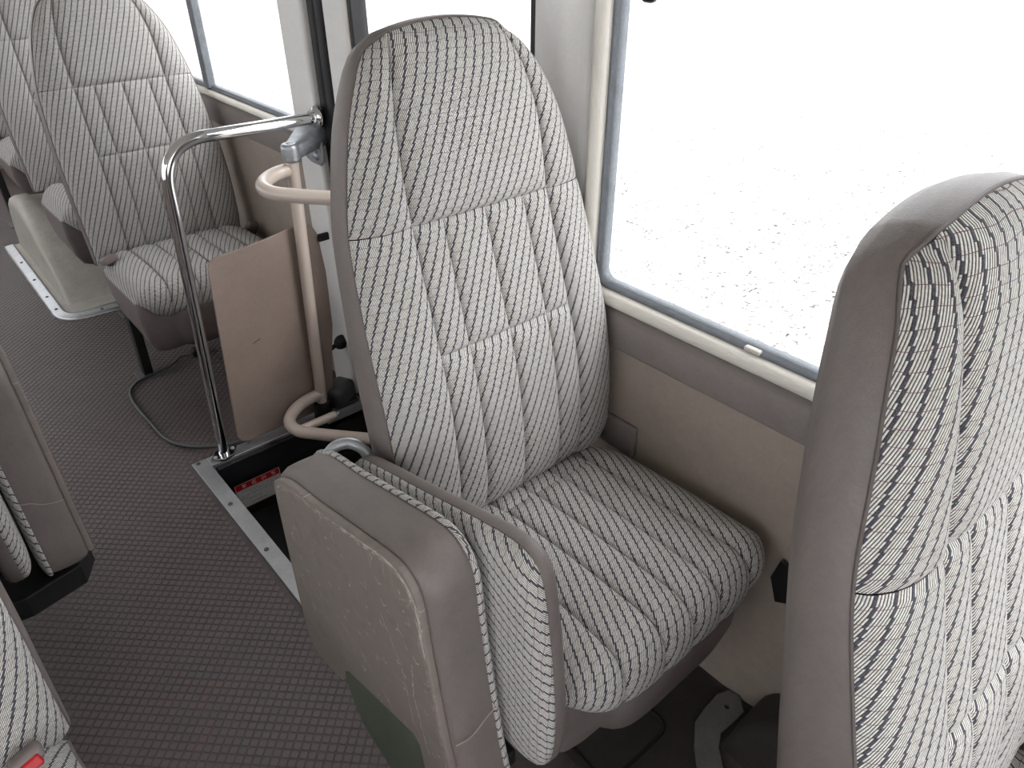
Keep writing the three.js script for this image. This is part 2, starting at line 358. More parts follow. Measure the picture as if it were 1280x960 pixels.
// folding passenger door
{
  const d = structure('door_1', 'pale folding passenger door with a tall window and black rubber edges', 'door');
  for (const [z0, z1] of [[-1.906, -1.872], [-1.870, -1.836]]) mesh('door_seal', boxAt(XW - 0.004, XO - 0.01, -0.42, 1.54, z0, z1, 0.012), M.rubber, d);
  mesh('door_stile', boxAt(XW + 0.002, XO - 0.01, -0.42, 1.54, -1.836, -1.722, 0.014), M.pillar, d);
  mesh('door_lower_panel', boxAt(XW + 0.006, XO - 0.01, -0.42, 0.55, -1.722, -1.06, 0.006), M.pillar, d);
  mesh('door_header', boxAt(XW + 0.006, XO - 0.01, 1.44, 1.54, -1.722, -1.06, 0.006), M.pillar, d);
  mesh('glass_trim', boxAt(XW - 0.002, XO - 0.02, 0.55, 1.44, -1.722, -1.705, 0.006), M.trim, d);
  mesh('glass_seal', boxAt(XW, XO - 0.02, 0.55, 1.44, -1.705, -1.688, 0.004), M.rubber, d);
  mesh('glass_seal', boxAt(XW, XO - 0.02, -0.42, 1.54, -1.062, -1.043, 0.004), M.rubber, d);
  pane(d, XW + 0.03, XW + 0.034, 0.55, 1.44, -1.69, -1.06);
}
// aisle-opposite wall with its windows
{
  const w = structure('wall_left', 'opposite side wall of the bus with large windows', 'wall');
  mesh('lower_panel', boxAt(XL - 0.02, XL, 0, 0.69, ZR, ZF, 0), M.wallPanel, w);
  mesh('belt_panel', boxAt(XL - 0.03, XL + 0.012, 0.674, 0.757, ZR, ZF, 0.004), M.belt, w);
  mesh('outer_skin', boxAt(XLO, XL - 0.025, -0.05, 0.755, ZR, ZF, 0), M.pillar, w);
  const zs = [ZR, -4.0, -2.45, -0.9, 0.9, ZF];
  for (const z of zs.slice(1, -1)) mesh('pillar', boxAt(XLO, XL, 0.755, 1.55, z - 0.06, z + 0.06, 0.01), M.pillar, w);
  mesh('pillar', boxAt(XLO, XL, 0.755, 1.55, ZR, ZR + 0.12, 0.01), M.pillar, w);
  mesh('pillar', boxAt(XLO, XL, 0.755, 1.55, ZF - 0.12, ZF, 0.01), M.pillar, w);
  mesh('roof_rail', boxAt(XLO, XL + 0.01, 1.53, YC, ZR, ZF, 0), M.pillar, w);
  const names = ['rearmost', 'second from the rear', 'third from the rear', 'fourth from the rear', 'foremost'];
  for (let i = 0; i < 5; i++) sideWindow(5 + i, names[i] + ' window of the opposite bus wall', zs[i] + (i ? 0.05 : 0.11), zs[i + 1] - (i < 4 ? 0.05 : 0.11), 0.757, 1.54, XL, XLO, -1);
  const wf = structure('window_10', 'wide windscreen at the front of the bus', 'window');
  mesh('glass_pane', boxAt(XLO, XO, 0.56, 1.74, ZF + 0.03, ZF + 0.036, 0), M.glass, wf);
  const wb = structure('window_11', 'rear window of the bus', 'window');
  mesh('glass_pane', boxAt(XLO, XO, 0.85, 1.5, ZR - 0.036, ZR - 0.03, 0), M.glass, wb);
}

// ---------------------------------------------------------------- step well
{
  const s = structure('trim_1', 'black step well at the door framed by bright metal edging', 'step well');
  mesh('riser', boxAt(WX0 - 0.02, WX0, -0.42, -0.003, WZ0 - 0.02, WZ1 + 0.02, 0), M.well, s);
  mesh('rear_panel', boxAt(WX0, XO, -0.42, -0.003, WZ0 - 0.02, WZ0, 0), M.black, s);
  mesh('upper_panel', boxAt(WX0 + 0.014, 0.80, -0.077, -0.006, WZ0, WZ0 + 0.022, 0.003), M.well, s);
  mesh('front_panel', boxAt(WX0, XO, -0.42, -0.003, WZ1, WZ1 + 0.02, 0), M.well, s);
  mesh('step_tread', boxAt(WX0, 0.66, -0.26, -0.24, WZ0, WZ1, 0.003), M.black, s);
  mesh('step_riser', boxAt(0.64, 0.66, -0.42, -0.26, WZ0, WZ1, 0), M.black, s);
  mesh('step_tread', boxAt(0.64, XO, -0.44, -0.42, WZ0 - 0.02, WZ1 + 0.02, 0), M.black, s);
  mesh('sill', boxAt(XW + 0.002, XO, -0.42, -0.30, WZ0, WZ1, 0), M.black, s);
}
const screwGeo = (() => { const pts = [V2(0, 0.0034), V2(0.0022, 0.0030), V2(0.0023, 0.0012), V2(0.004, 0.0010), V2(0.0058, 0.0026), V2(0.0064, 0.0016), V2(0.0066, 0)]; return new THREE.LatheGeometry(pts, 16); })();
{
  const t = structure('trim_2', 'bright metal edging strip along the aisle side of the step well', 'trim');
  mesh('strip', mergeGeometries([boxAt(0.381, 0.424, 0.0, 0.004, -1.897, -0.98, 0.0018), boxAt(0.420, 0.425, -0.03, 0.004, -1.857, -0.98, 0.0015)]), M.alu, t);
  for (const z of [-1.885, -1.654, -1.427, -1.2]) { const m = mesh('screw', screwGeo, M.steelDark, t); m.position.set(0.398, 0.0038, z); }
  const u = structure('trim_3', 'bright metal edging strip across the rear side of the step well', 'trim');
  mesh('strip', mergeGeometries([boxAt(0.4245, 0.945, 0.0, 0.0035, -1.897, -1.852, 0.0016), boxAt(0.4255, 0.945, -0.03, 0.0035, -1.854, -1.850, 0.0015)]), M.alu, u);
  for (const x of [0.557, 0.69, 0.86]) { const m = mesh('screw', screwGeo, M.steelDark, u); m.position.set(x, 0.0034, -1.882); }
}
{  // caution sticker on the rear panel of the step well
  const cv = document.createElement('canvas'); cv.width = 512; cv.height = 384; const c = cv.getContext('2d');
  c.fillStyle = '#d9d6d6'; c.fillRect(0, 0, 512, 384);
  c.fillStyle = '#b01016'; c.fillRect(0, 0, 512, 100); c.strokeStyle = '#e6d9d4'; c.lineWidth = 6; c.strokeRect(6, 6, 500, 92);
  c.strokeStyle = '#b01016'; c.lineWidth = 4; c.strokeRect(12, 104, 488, 270);
  c.strokeStyle = '#f0d7c8'; c.lineWidth = 6; c.lineCap = 'round';
  const stroke = (x, pts) => { c.beginPath(); pts.forEach(([a, b], i) => i ? c.lineTo(x + a, 24 + b) : c.moveTo(x + a, 24 + b)); c.stroke(); };
  stroke(80, [[0, 10], [44, 10]]); stroke(80, [[10, 0], [10, 52]]); stroke(80, [[10, 28], [40, 26], [40, 52]]); stroke(80, [[24, 12], [20, 50]]);
  stroke(190, [[0, 6], [46, 6]]); stroke(190, [[22, 6], [22, 26], [0, 30]]); stroke(190, [[4, 30], [44, 30], [40, 52], [6, 52], [4, 30]]);
  stroke(300, [[8, 0], [2, 26], [8, 52]]); stroke(300, [[18, 14], [30, 10], [26, 40], [16, 52]]); stroke(300, [[44, 4], [46, 40], [40, 46]]);
  stroke(410, [[0, 10], [46, 6]]); stroke(410, [[16, 0], [20, 50]]); stroke(410, [[6, 30], [42, 26], [44, 46], [20, 50]]);
  const r = rng(77); c.fillStyle = '#3a3636';
  for (const [y, x0, x1] of [[128, 60, 470], [160, 150, 470], [196, 40, 130], [200, 170, 450], [232, 40, 110], [262, 120, 260], [330, 150, 300]]) { let x = x0; while (x < x1) { const w = 6 + r() * 12; c.fillRect(x, y + r() * 4, w, 3); c.fillRect(x + w * 0.4, y - 4, 3, 14); if (r() > 0.4) c.fillRect(x, y + 8, w, 3); x += w + 5 + r() * 6; } }
  const tx = new THREE.CanvasTexture(cv); tx.colorSpace = THREE.SRGBColorSpace;
  const g = new THREE.BoxGeometry(0.150, 0.098, 0.0008); 
  const m = mesh('caution_sticker', g, [M.black, M.black, M.black, M.black, std({ map: tx, roughness: 0.5 }), M.black], scene);
  m.position.set(0.545, -0.158, WZ0 + 0.0006); m.userData = { label: 'white caution sticker with red heading inside the black step well', category: 'sticker' };
}

// ---------------------------------------------------------------- seats
const HS = 0.53, HM = 0.325;
const outlinePts = [[0.245, 0], [0.247, 0.08], [0.249, 0.2], [0.247, 0.32], [0.241, 0.42], [0.230, 0.53], [0.215, 0.60], [0.195, 0.67], [0.170, 0.725], [0.140, 0.768], [0.100, 0.792]];
const outlineCurve = new THREE.CatmullRomCurve3(outlinePts.map(([x, h]) => V3(x, h, 0)), false, 'centripetal');
const OUT = outlineCurve.getSpacedPoints(400).map((p) => [p.x, p.y]);
const outAtH = (h) => { for (let i = 1; i < OUT.length; i++) if (OUT[i][1] >= h) { const a = OUT[i - 1], b = OUT[i], t = (h - a[1]) / (b[1] - a[1] || 1); return lerp(a[0], b[0], t); } return OUT[OUT.length - 1][0]; };
const iHS = OUT.findIndex((p) => p[1] >= HS);
const prof = table([[0, -0.004], [0.05, 0.014], [0.14, 0.026], [0.26, 0.028], [0.4, 0.012], [0.53, -0.002], [0.65, -0.004], [0.73, -0.012], [0.78, -0.028], [0.81, -0.044]]);
function baseN(x, h) { const w = outAtH(Math.min(h, 0.78)) + 0.001, k = clamp(Math.abs(x) / w, 0, 1); return prof(h) + 0.012 - 0.013 * Math.pow(k, 3) - 0.016 * Math.pow(k, 10); }
const seamX = (s) => (h) => s * (0.137 + 0.012 * (1 - h / HS));
function backPatch(A, B, amp, rad, nu, nv, bow = 0, vmin = 0) {
  return gridPatch((u, v) => {
    const a = A(v), b = B(v); let x = lerp(a[0], b[0], u), h = lerp(a[1], b[1], u) + bow * (1 - (2 * u - 1) ** 2) * v ** 6;
    const du = Math.min(u, 1 - u) * Math.abs(b[0] - a[0]), ln = Math.hypot(A(1)[0] - A(0)[0], A(1)[1] - A(0)[1]), dv = Math.min(v, 1 - v) * ln;
    const q = (d) => Math.sqrt(Math.max(0, 1 - (1 - Math.min(1, d / rad)) ** 2));
    const n = baseN(x, h) + amp * q(du) * lerp(vmin, 1, q(dv));
    return [V3(x, h, n), x, h];
  }, nu, nv, false, true);
}
const backGeo = {};
{
  const q = table([[0.53, 0.137], [0.6, 0.137], [0.66, 0.134], [0.72, 0.124], [0.76, 0.112], [0.792, 0.100]]);
  backGeo.head = backPatch((v) => { const h = lerp(HS, 0.792, v); return [-q(h), h]; }, (v) => { const h = lerp(HS, 0.792, v); return [q(h), h]; }, 0.016, 0.04, 48, 48, 0.012);
  for (const s of [-1, 1]) {
    const up = (v) => { const o = OUT[Math.min(OUT.length - 1, Math.round(lerp(iHS, OUT.length - 1, v)))]; return [s * o[0], o[1]]; };
    const inn = (v) => { const h = lerp(HS, 0.792, v); return [s * q(h), h]; };
    const lowO = (v) => { const h = lerp(0, HS, v); return [s * outAtH(h), h]; }, lowI = (v) => { const h = lerp(0, HS, v); return [seamX(s)(h), h]; };
    backGeo['up' + s] = s < 0 ? backPatch(up, inn, 0.016, 0.035, 24, 40, 0, 0.6) : backPatch(inn, up, 0.016, 0.035, 24, 40, 0, 0.6);
    backGeo['low' + s] = s < 0 ? backPatch(lowO, lowI, 0.016, 0.035, 28, 64, 0, 0.6) : backPatch(lowI, lowO, 0.016, 0.035, 28, 64, 0, 0.6);
  }
  const f = [-1, -0.6, 0, 0.6, 1]; backGeo.ch = [];
  for (let i = 0; i < 4; i++) for (const [h0, h1] of [[0, HM], [HM, HS]]) {
    const e = (k) => (v) => { const h = lerp(h0, h1, v); return [seamX(1)(h) * k, h]; };
    backGeo.ch.push(backPatch(e(f[i]), e(f[i + 1]), 0.010, 0.026, 22, 44));
  }
  // vinyl shell: from the edge of the cover round the sides to the back
  const right = OUT, loop = [...right.map(([x, h]) => [x, h])], top = [];
  for (let i = 1; i < 20; i++) { const x = lerp(0.1, -0.1, i / 20); top.push([x, 0.792 + 0.012 * (1 - (x / 0.1) ** 2)]); }
  const full = [...loop.filter((_, i) => i % 8 === 0), ...top, ...loop.filter((_, i) => i % 8 === 0).reverse().map(([x, h]) => [-x, h])];
  for (let i = 1; i < 12; i++) full.push([lerp(-0.245, 0.245, i / 12), 0]);
  const hc = 0.42;
  const ring = (t, sc) => full.map(([x, h]) => { const d = Math.hypot(x, h - hc), e = baseN(x, h); return V3(x * (1 + sc / d), hc + (h - hc) * (1 + sc / d), lerp(e, Math.min(e - 0.04, -0.088 + 0.35 * Math.min(0, prof(h))), t)); });
  backGeo.shell = loft([ring(0, 0), ring(0.08, 0.003), ring(0.3, 0.006), ring(0.6, 0.004), ring(0.8, -0.002), ring(0.93, -0.014), ring(0.99, -0.04), ring(1, -0.12)], { cap1: true, flip: true });
  const pip = full.slice(0, full.length - 11).map(([x, h]) => V3(x * 1.004, h + 0.002, baseN(x, h) - 0.0015));
  backGeo.piping = new THREE.TubeGeometry(new THREE.CatmullRomCurve3(pip), 160, 0.0017, 6);
}
const CW = 0.247, CB = 0.50;
const cw = (b) => CW - 0.012 * sstep(0.12, 0, b) - 0.085 * (1 - Math.sqrt(Math.max(0, 1 - clamp((b - 0.37) / 0.13, 0, 1) ** 2)));
function cushAt(x, b, n) {
  const w = cw(b), k = clamp(Math.abs(x) / w, 0, 1), R = 0.05, b0 = 0.385; let y, z, ny = 1, nz = 0;
  if (b < b0) { z = b; y = 0.016 * Math.sin(b / b0 * Math.PI / 2) - 0.02 * (1 - sstep(0, 0.09, b)) * 0.6; }
  else { const t = Math.min((b - b0) / R, 1.45); const ex = Math.max(0, (b - b0) - 1.45 * R); z = b0 + R * Math.sin(t) + ex * Math.cos(1.45); y = 0.016 - R * (1 - Math.cos(t)) - ex * Math.sin(1.45); ny = Math.cos(t); nz = Math.sin(t); }
  const drop = 0.014 * k ** 3 + 0.040 * k ** 9;
  return V3(x, y + n * ny - drop * (b < b0 ? 1 : lerp(1, 0.45, clamp((b - b0) / 0.08, 0, 1))), z + n * nz - drop * 0.7 * nz);
}
function cushPatch(A, B, amp, rad, nu, nv) {
  return gridPatch((u, v) => {
    const a = A(v), b = B(v), x = lerp(a[0], b[0], u), bb = lerp(a[1], b[1], u);
    const du = Math.min(u, 1 - u) * Math.abs(b[0] - a[0]), dv = Math.min(v, 1 - v) * Math.abs(A(1)[1] - A(0)[1]);
    const q = (d, r = rad) => Math.sqrt(Math.max(0, 1 - (1 - Math.min(1, d / r)) ** 2));
    return [cushAt(x, bb, amp * q(du) * q(dv, rad * 1.4)), x, -bb];
  }, nu, nv, true, true);
}
const cushGeo = { ch: [] };
{
  const sx = [-1, -0.62, -0.30, 0.0, 0.30, 0.62, 1];
  const xAt = (k, b) => Math.abs(k) === 1 ? k * cw(b) : k * 0.247 * (1 - 0.06 * Math.sin(b / CB * Math.PI) + 0.05 * b / CB * (Math.abs(k) > 0.5 ? 1 : -1));
  const e = (k, b0, b1) => (v) => { const b = lerp(b0, b1, v); return [xAt(k, b), b]; };
  for (let i = 0; i < 6; i++) { const outer = i === 0 || i === 5; const b0 = outer ? 0 : 0.065; cushGeo.ch.push(cushPatch(e(sx[i], b0, CB), e(sx[i + 1], b0, CB), outer ? 0.016 : 0.011, outer ? 0.034 : 0.028, 22, 72)); }
  for (let i = 1; i < 5; i++) cushGeo.ch.push(cushPatch(e(sx[i], 0, 0.065), e(sx[i + 1], 0, 0.065), 0.009, 0.025, 20, 14));
  // vinyl skirt round three sides and the back, closed underneath
  const border = [];
  for (let i = 0; i <= 40; i++) border.push(cushAt(-cw(CB * i / 40), CB * i / 40, 0));
  for (let i = 1; i < 24; i++) border.push(cushAt(lerp(-cw(CB), cw(CB), i / 24), CB, 0));
  for (let i = 40; i >= 0; i--) border.push(cushAt(cw(CB * i / 40), CB * i / 40, 0));
  for (let i = 1; i < 10; i++) border.push(cushAt(lerp(cw(0), -cw(0), i / 10), 0, 0));
  const ring = (dy, ins, lv) => border.map((p) => { const c = V3(0, p.y, 0.2), d = p.clone().sub(c); const L = Math.hypot(d.x, d.z) || 1; return V3(p.x + d.x / L * -ins, lerp(p.y, -0.10, lv) - dy, p.z + d.z / L * -ins); });
  const skirt = (d) => loft([ring(0, 0, 0), ring(0.004, -0.004, 0), ring(0.03 * d, -0.003, 0.5), ring(0.07 * d, 0.010, 0.9), ring(0.10 * d, 0.035, 1), ring(0.115 * d, 0.07, 1), ring(0.118 * d, 0.14, 1)], { cap1: true });
  cushGeo.skirt = skirt(0.75); cushGeo.skirtDeep = skirt(1.15);
}
const legGeo = rbox(0.03, 1, 0.045, 0.004);
// a seat on the floor: origin under the foot of its backrest, facing +z
function makeSeat(label, [x, z], y0, tilt, opt = {}) {
  const t = thing('passenger_seat', label, 'seat', [x, 0, z], 'reclining bus seats');
  const b = part('backrest', t); b.position.set(0, y0, 0); b.rotation.x = -THREE.MathUtils.degToRad(tilt);
  mesh('headrest_panel', backGeo.head, M.fabric, b);
  for (const s of [-1, 1]) { mesh('upper_bolster', backGeo['up' + s], M.fabric, b); mesh('lower_bolster', backGeo['low' + s], M.fabric, b); }
  for (const g of backGeo.ch) mesh('back_channel', g, M.fabric, b);
  const sh = mesh('vinyl_shell', backGeo.shell, M.vinyl, b); sh.userData.label = 'taupe vinyl side and back';
  mesh('piping', backGeo.piping, M.vinyl, b);
  const c = part('seat_cushion', t); c.position.set(0, y0 + (opt.cushY ?? 0), -0.02);
  for (const g of cushGeo.ch) mesh('seat_channel', g, M.fabric, c);
  const sk = mesh('vinyl_skirt', opt.dark || opt.skirt ? cushGeo.skirtDeep : cushGeo.skirt, M.vinyl, c); sk.userData.label = 'taupe vinyl skirt';
  // hinge covers either side
  for (const s of (opt.hinge ?? [-1, 1])) { const g = rbox(0.016, 0.075, 0.13, 0.008); g.translate(s * 0.256, y0 + 0.005, 0.005); mesh('hinge_cover', g, M.belt, t); }
  // under-frame and legs
  const H = y0 - 0.17;
  for (const s of (opt.legs ?? [-1, 1])) for (const zz of (opt.legZ ?? [0.06, 0.36])) {
    const l = mesh('leg', legGeo, M.black, t); const f = V3(s * (opt.legX ?? 0.19), 0.006, zz + (opt.legSplay ?? 0)), g = V3(s * (opt.legX ?? 0.19), y0 - 0.15, zz);
    l.position.copy(f).add(g).multiplyScalar(0.5); l.scale.y = f.distanceTo(g); l.quaternion.setFromUnitVectors(V3(0, 1, 0), g.clone().sub(f).normalize());
    const pl = rbox(0.075, 0.006, 0.085, 0.002); pl.translate(f.x, 0.003, f.z); mesh('foot_plate', pl, M.steelDark, t);
  }
  const fr = mergeGeometries([-1, 1].map((s) => { const g = rbox(0.03, 0.03, 0.30, 0.004); g.translate(s * 0.16, y0 - 0.17, 0.18); return g; })); mesh('seat_rail', fr, M.black, t);
  return t;
}
const seatMain = makeSeat('reclining patterned bus seat standing beside the large window, folded jump seat at its side', [0.704, -0.79], 0.475, 10.5, { hinge: [1], legs: [-1], legX: 0.15, legZ: [0.06], skirt: 1.25 });
const seatFront = makeSeat('pale patterned bus seat standing over the dark wheel arch ahead of the folded jump seat', [0.70, 0.01], 0.42, 12, { legs: [] });
const seatRear1 = makeSeat('patterned bus seat just behind the chrome handrail and tan partition', [0.67, -2.55], 0.412, 12, { dark: true, hinge: [], cushY: 0.035, legs: [-1], legZ: [0.08], legSplay: -0.03, legX: 0.215 });
const seatRear2 = makeSeat('patterned bus seat standing on the pale wheel box behind another seat', [0.67, -3.33], 0.46, 12, { dark: true, hinge: [], cushY: 0.02, legs: [-1], legZ: [0.30], legX: 0.11 });
makeSeat('patterned bus seat at the far rear, standing behind the pale wheel box', [0.67, -4.14], 0.50, 12, { shallow: true, legs: [-1], legZ: [-0.30], legX: 0.235 });
makeSeat('unseen patterned window seat added across the aisle, next to the seat with the red-button buckle', [-0.842, -0.80], 0.475, 10.5, { hinge: [] });  // this seat and the next two: out of view, added for their shade
makeSeat('unseen patterned seat added across the aisle beside the dark folded jump seat', [-0.365, -1.66], 0.475, 10.5, { hinge: [] });
makeSeat('unseen patterned window seat added across the aisle, one place from the dark folded jump seat', [-0.882, -1.66], 0.475, 10.5, { hinge: [] });
const seatOpp = makeSeat('patterned bus seat across the aisle with a red-button belt buckle', [-0.325, -0.80], 0.475, 10.5, { hinge: [], cushY: 0.04 });

// ---------------------------------------------------------------- folded jump seats
const pad1Loop = smoothLoop([[-0.945, 0.60], [-0.925, 0.640], [-0.87, 0.670], [-0.78, 0.690], [-0.66, 0.722], [-0.565, 0.744], [-0.525, 0.734], [-0.503, 0.70], [-0.494, 0.62], [-0.478, 0.50], [-0.46, 0.39], [-0.447, 0.325], [-0.462, 0.292], [-0.60, 0.262], [-0.75, 0.228], [-0.88, 0.195], [-0.93, 0.20], [-0.948, 0.25], [-0.95, 0.40]], 140, 0.5);
const pad2Loop = smoothLoop([[-0.875, 0.60], [-0.855, 0.645], [-0.80, 0.665], [-0.69, 0.695], [-0.58, 0.727], [-0.49, 0.750], [-0.445, 0.748], [-0.425, 0.72], [-0.412, 0.65], [-0.400, 0.56], [-0.392, 0.45], [-0.400, 0.375], [-0.425, 0.345], [-0.50, 0.335], [-0.7, 0.31], [-0.84, 0.29], [-0.875, 0.32], [-0.88, 0.45]], 140, 0.5);
function scratchTex() {
  const n = 1024, cv = document.createElement('canvas'); cv.width = cv.height = n; const c = cv.getContext('2d'), r = rng(91);
  c.fillStyle = 'rgb(126,117,112)'; c.fillRect(0, 0, n, n);
  for (let i = 0; i < 900; i++) { const k = r() < 0.5 ? '90,82,78' : '150,140,132'; c.fillStyle = `rgba(${k},${0.04 + 0.08 * r()})`; const w = 4 + 26 * r(); c.beginPath(); c.ellipse(r() * n, r() * n, w, w * (0.3 + 0.7 * r()), r() * 3, 0, 7); c.fill(); }
  // canvas: x = (z + 0.96) / 0.56, y down = (0.76 - y) / 0.6
  const X = (z) => (z + 0.96) / 0.56 * n, Y = (y) => (0.76 - y) / 0.6 * n;
  c.lineCap = 'round';
  const line = (pts, a, w) => { c.strokeStyle = `rgba(214,207,200,${a})`; c.lineWidth = w; c.beginPath(); pts.forEach(([z, y], i) => i ? c.lineTo(X(z), Y(y)) : c.moveTo(X(z), Y(y))); c.stroke(); };
  const wob = (pts, a, w) => { for (let i = 0; i < pts.length - 1; i++) { let [z, y] = pts[i]; const [z1, y1] = pts[i + 1], m = 14; for (let k = 1; k <= m; k++) { const q = [lerp(pts[i][0], z1, k / m) + (r() - 0.5) * 0.003, lerp(pts[i][1], y1, k / m) + (r() - 0.5) * 0.003]; if (r() < 0.75) line([[z, y], q], a * (0.4 + 0.6 * r()), w * (0.5 + r())); [z, y] = q; } } };
  // worn rim following the upper and front edge
  const rim = new THREE.CatmullRomCurve3([[-0.935, 0.585], [-0.915, 0.628], [-0.86, 0.655], [-0.77, 0.676], [-0.66, 0.708], [-0.565, 0.730], [-0.530, 0.718], [-0.512, 0.69], [-0.505, 0.62], [-0.488, 0.50], [-0.472, 0.38]].map(([z, y]) => V3(z, y, 0)));
  for (let i = 0; i < 900; i++) {
    const q = r(), w = q > 0.35 && q < 0.72 ? 1 : 0.45; if (r() > w) continue;
    const p = rim.getPointAt(q), d = rim.getTangentAt(q), off = 0.005 + 0.013 * r() * r(), l = 0.002 + 0.012 * r() * r(), nx = d.y, ny = -d.x;
    const z = p.x + nx * off, y = p.y + ny * off, a = (r() - 0.5) * 0.6; const tx = d.x * Math.cos(a) - d.y * Math.sin(a), ty = d.x * Math.sin(a) + d.y * Math.cos(a);
    line([[z - tx * l, y - ty * l], [z + tx * l, y + ty * l]], 0.12 + 0.42 * r() * w, 0.9 + 2.2 * r());
  }
  for (let i = 0; i < 10; i++) { const q = 0.38 + 0.3 * r(), p = rim.getPointAt(q), d = rim.getTangentAt(q); let z = p.x + d.y * 0.01, y = p.y - d.x * 0.01; const pts = [[z, y]]; for (let k = 0; k < 6; k++) { z += d.y * 0.006 * r() + (r() - 0.5) * 0.006; y += -d.x * 0.008 * r() - 0.002; pts.push([z, y]); } line(pts, 0.35, 1.4); }
  // long scratches
  wob([[-0.62, 0.60], [-0.575, 0.52], [-0.565, 0.44], [-0.56, 0.40]], 0.55, 3);
  wob([[-0.545, 0.55], [-0.55, 0.48], [-0.535, 0.40], [-0.525, 0.36]], 0.85, 3);
  wob([[-0.82, 0.45], [-0.70, 0.42], [-0.62, 0.36]], 0.14, 8);
  for (let i = 0; i < 70; i++) { const z = -0.94 + 0.46 * r(), y = 0.34 + 0.36 * r(), a = r() * 6.3, l = 0.004 + 0.016 * r() * r(); line([[z, y], [z + l * Math.cos(a), y + l * Math.sin(a)], [z + l * 1.3 * Math.cos(a + 0.7), y + l * 1.3 * Math.sin(a + 0.7)]], 0.35 + 0.5 * r(), 1.4 + 1.6 * r()); }
  for (let i = 0; i < 40; i++) { const z = -0.93 + 0.12 * r(), y = 0.5 + 0.12 * r(), a = r() * 6.3, l = 0.004 + 0.02 * r(); line([[z, y], [z + l * Math.cos(a), y + l * Math.sin(a)]], 0.25, 1.2); }
  const t = new THREE.CanvasTexture(cv); t.colorSpace = THREE.SRGBColorSpace; return t;
}
const boardMat = std({ map: scratchTex(), bumpMap: grit, bumpScale: 0.0001, roughness: 0.55 });
function makeJump(label, mirror, c, dz, buckleSide) {
  const t = thing('folded_jump_seat', label, 'jump seat', [0, 0, dz], 'folded aisle jump seats');
  const fx = (x) => mirror ? c - x : x;
  const ring = (loop, x, ins) => insetLoop(loop, ins).map(([z, y]) => V3(fx(x), y, z));
  const dome = (loop, x0, dir, rings) => rings.map(([dx, s]) => { const n = loop.length, cz = loop.reduce((q, p) => q + p[0], 0) / n, cy = loop.reduce((q, p) => q + p[1], 0) / n; return loop.map(([z, y]) => V3(fx(x0 + dir * dx), lerp(cy, y, s), lerp(cz, z, s))); });
  const zyUV = (g, sc = 1) => { const p = g.attributes.position, uv = []; for (let i = 0; i < p.count; i++) uv.push(p.getY(i) * sc, -p.getZ(i) * sc + p.getX(i) * 0.9); g.setAttribute('uv', new THREE.Float32BufferAttribute(uv, 2)); return g; };
  // outer pad: vinyl sides, fabric face turned to the inner pad, scratched board outside
  const p1 = part('seat_pad', t);
  const v1 = mesh('vinyl_side', loft([ring(pad1Loop, 0.306, 0.03), ring(pad1Loop, 0.306, 0.016), ring(pad1Loop, 0.312, 0.007), ring(pad1Loop, 0.325, 0.001), ring(pad1Loop, 0.345, 0.0), ring(pad1Loop, 0.372, 0.001), ring(pad1Loop, 0.379, 0.004)], { flip: mirror }), M.vinyl, p1);
  v1.userData.label = 'taupe vinyl sides';
  const l1 = insetLoop(pad1Loop, 0.001);
  // cloth rings: [x, inset]; the cloth is laid out flat from its face over the rim
  const clothPad = (loop, ringsIn, x0, dir, flip) => {
    const rings = [...ringsIn.map(([x, ins]) => ring(loop, x, ins)), ...dome(insetLoop(loop, ringsIn[ringsIn.length - 1][1]), x0, dir, [[0.003, 0.975], [0.0055, 0.94], [0.0075, 0.86], [0.009, 0.6], [0.0095, 0.3]])];
    const g = loft(rings, { cap1: true, flip }), w = loop.length + 1, uv = g.attributes.uv, p = g.attributes.position, nR = ringsIn.length;
    for (let q = 0; q < p.count; q++) uv.setXY(q, p.getY(q), -p.getZ(q));
    for (let k = nR - 2; k >= 0; k--) {
      let arc = 0; for (let m = k; m < nR - 1; m++) arc += rings[m][0].distanceTo(rings[m + 1][0]);
      const flat = insetLoop(loop, ringsIn[nR - 1][1] - arc);
      for (let q = 0; q < w; q++) { const f = flat[q % loop.length]; uv.setXY(k * w + q, f[1], -f[0]); }
    }
    return g;
  };
  mesh('fabric_face', clothPad(pad1Loop, [[0.376, 0.0045], [0.3765, -0.0015], [0.380, -0.003], [0.384, -0.0012], [0.386, 0.004]], 0.386, 1, mirror), M.fabric, p1);
  // board with a notch at its lower edge
  const top = insetLoop(pad1Loop, 0.012).filter(([z, y]) => !(y < 0.42 && z > -0.86) ); 
  const notch = [];
  const L = insetLoop(pad1Loop, 0.012);
  // walk the loop, replacing the bottom run by the notch
  const out = [];
  let done = false;
  for (const p of L) {
    const bottom = p[1] < 0.29 && p[0] > -0.80 && p[0] < -0.52;
    if (!bottom) out.push(p);
    else if (!done) { done = true; out.push([-0.530, 0.266], [-0.545, 0.30], [-0.553, 0.352], [-0.565, 0.362], [-0.77, 0.292], [-0.79, 0.272], [-0.80, 0.236]); }
  }
  const bd = mesh('back_board', (() => {
    const g = plateZY(out, 0, 0.012, 0.003); const p = g.attributes.position, uv = [];
    for (let i = 0; i < p.count; i++) { const x = p.getX(i), y = p.getY(i), z = p.getZ(i); uv.push((z + 0.96) / 0.56, 1 - (0.76 - y) / 0.6); p.setX(i, fx(0.296 + x)); }
    g.setAttribute('uv', new THREE.Float32BufferAttribute(uv, 2)); if (mirror) { g.computeVertexNormals(); } return g;
  })(), boardMat, p1);
  bd.userData.label = 'scratched taupe back board';
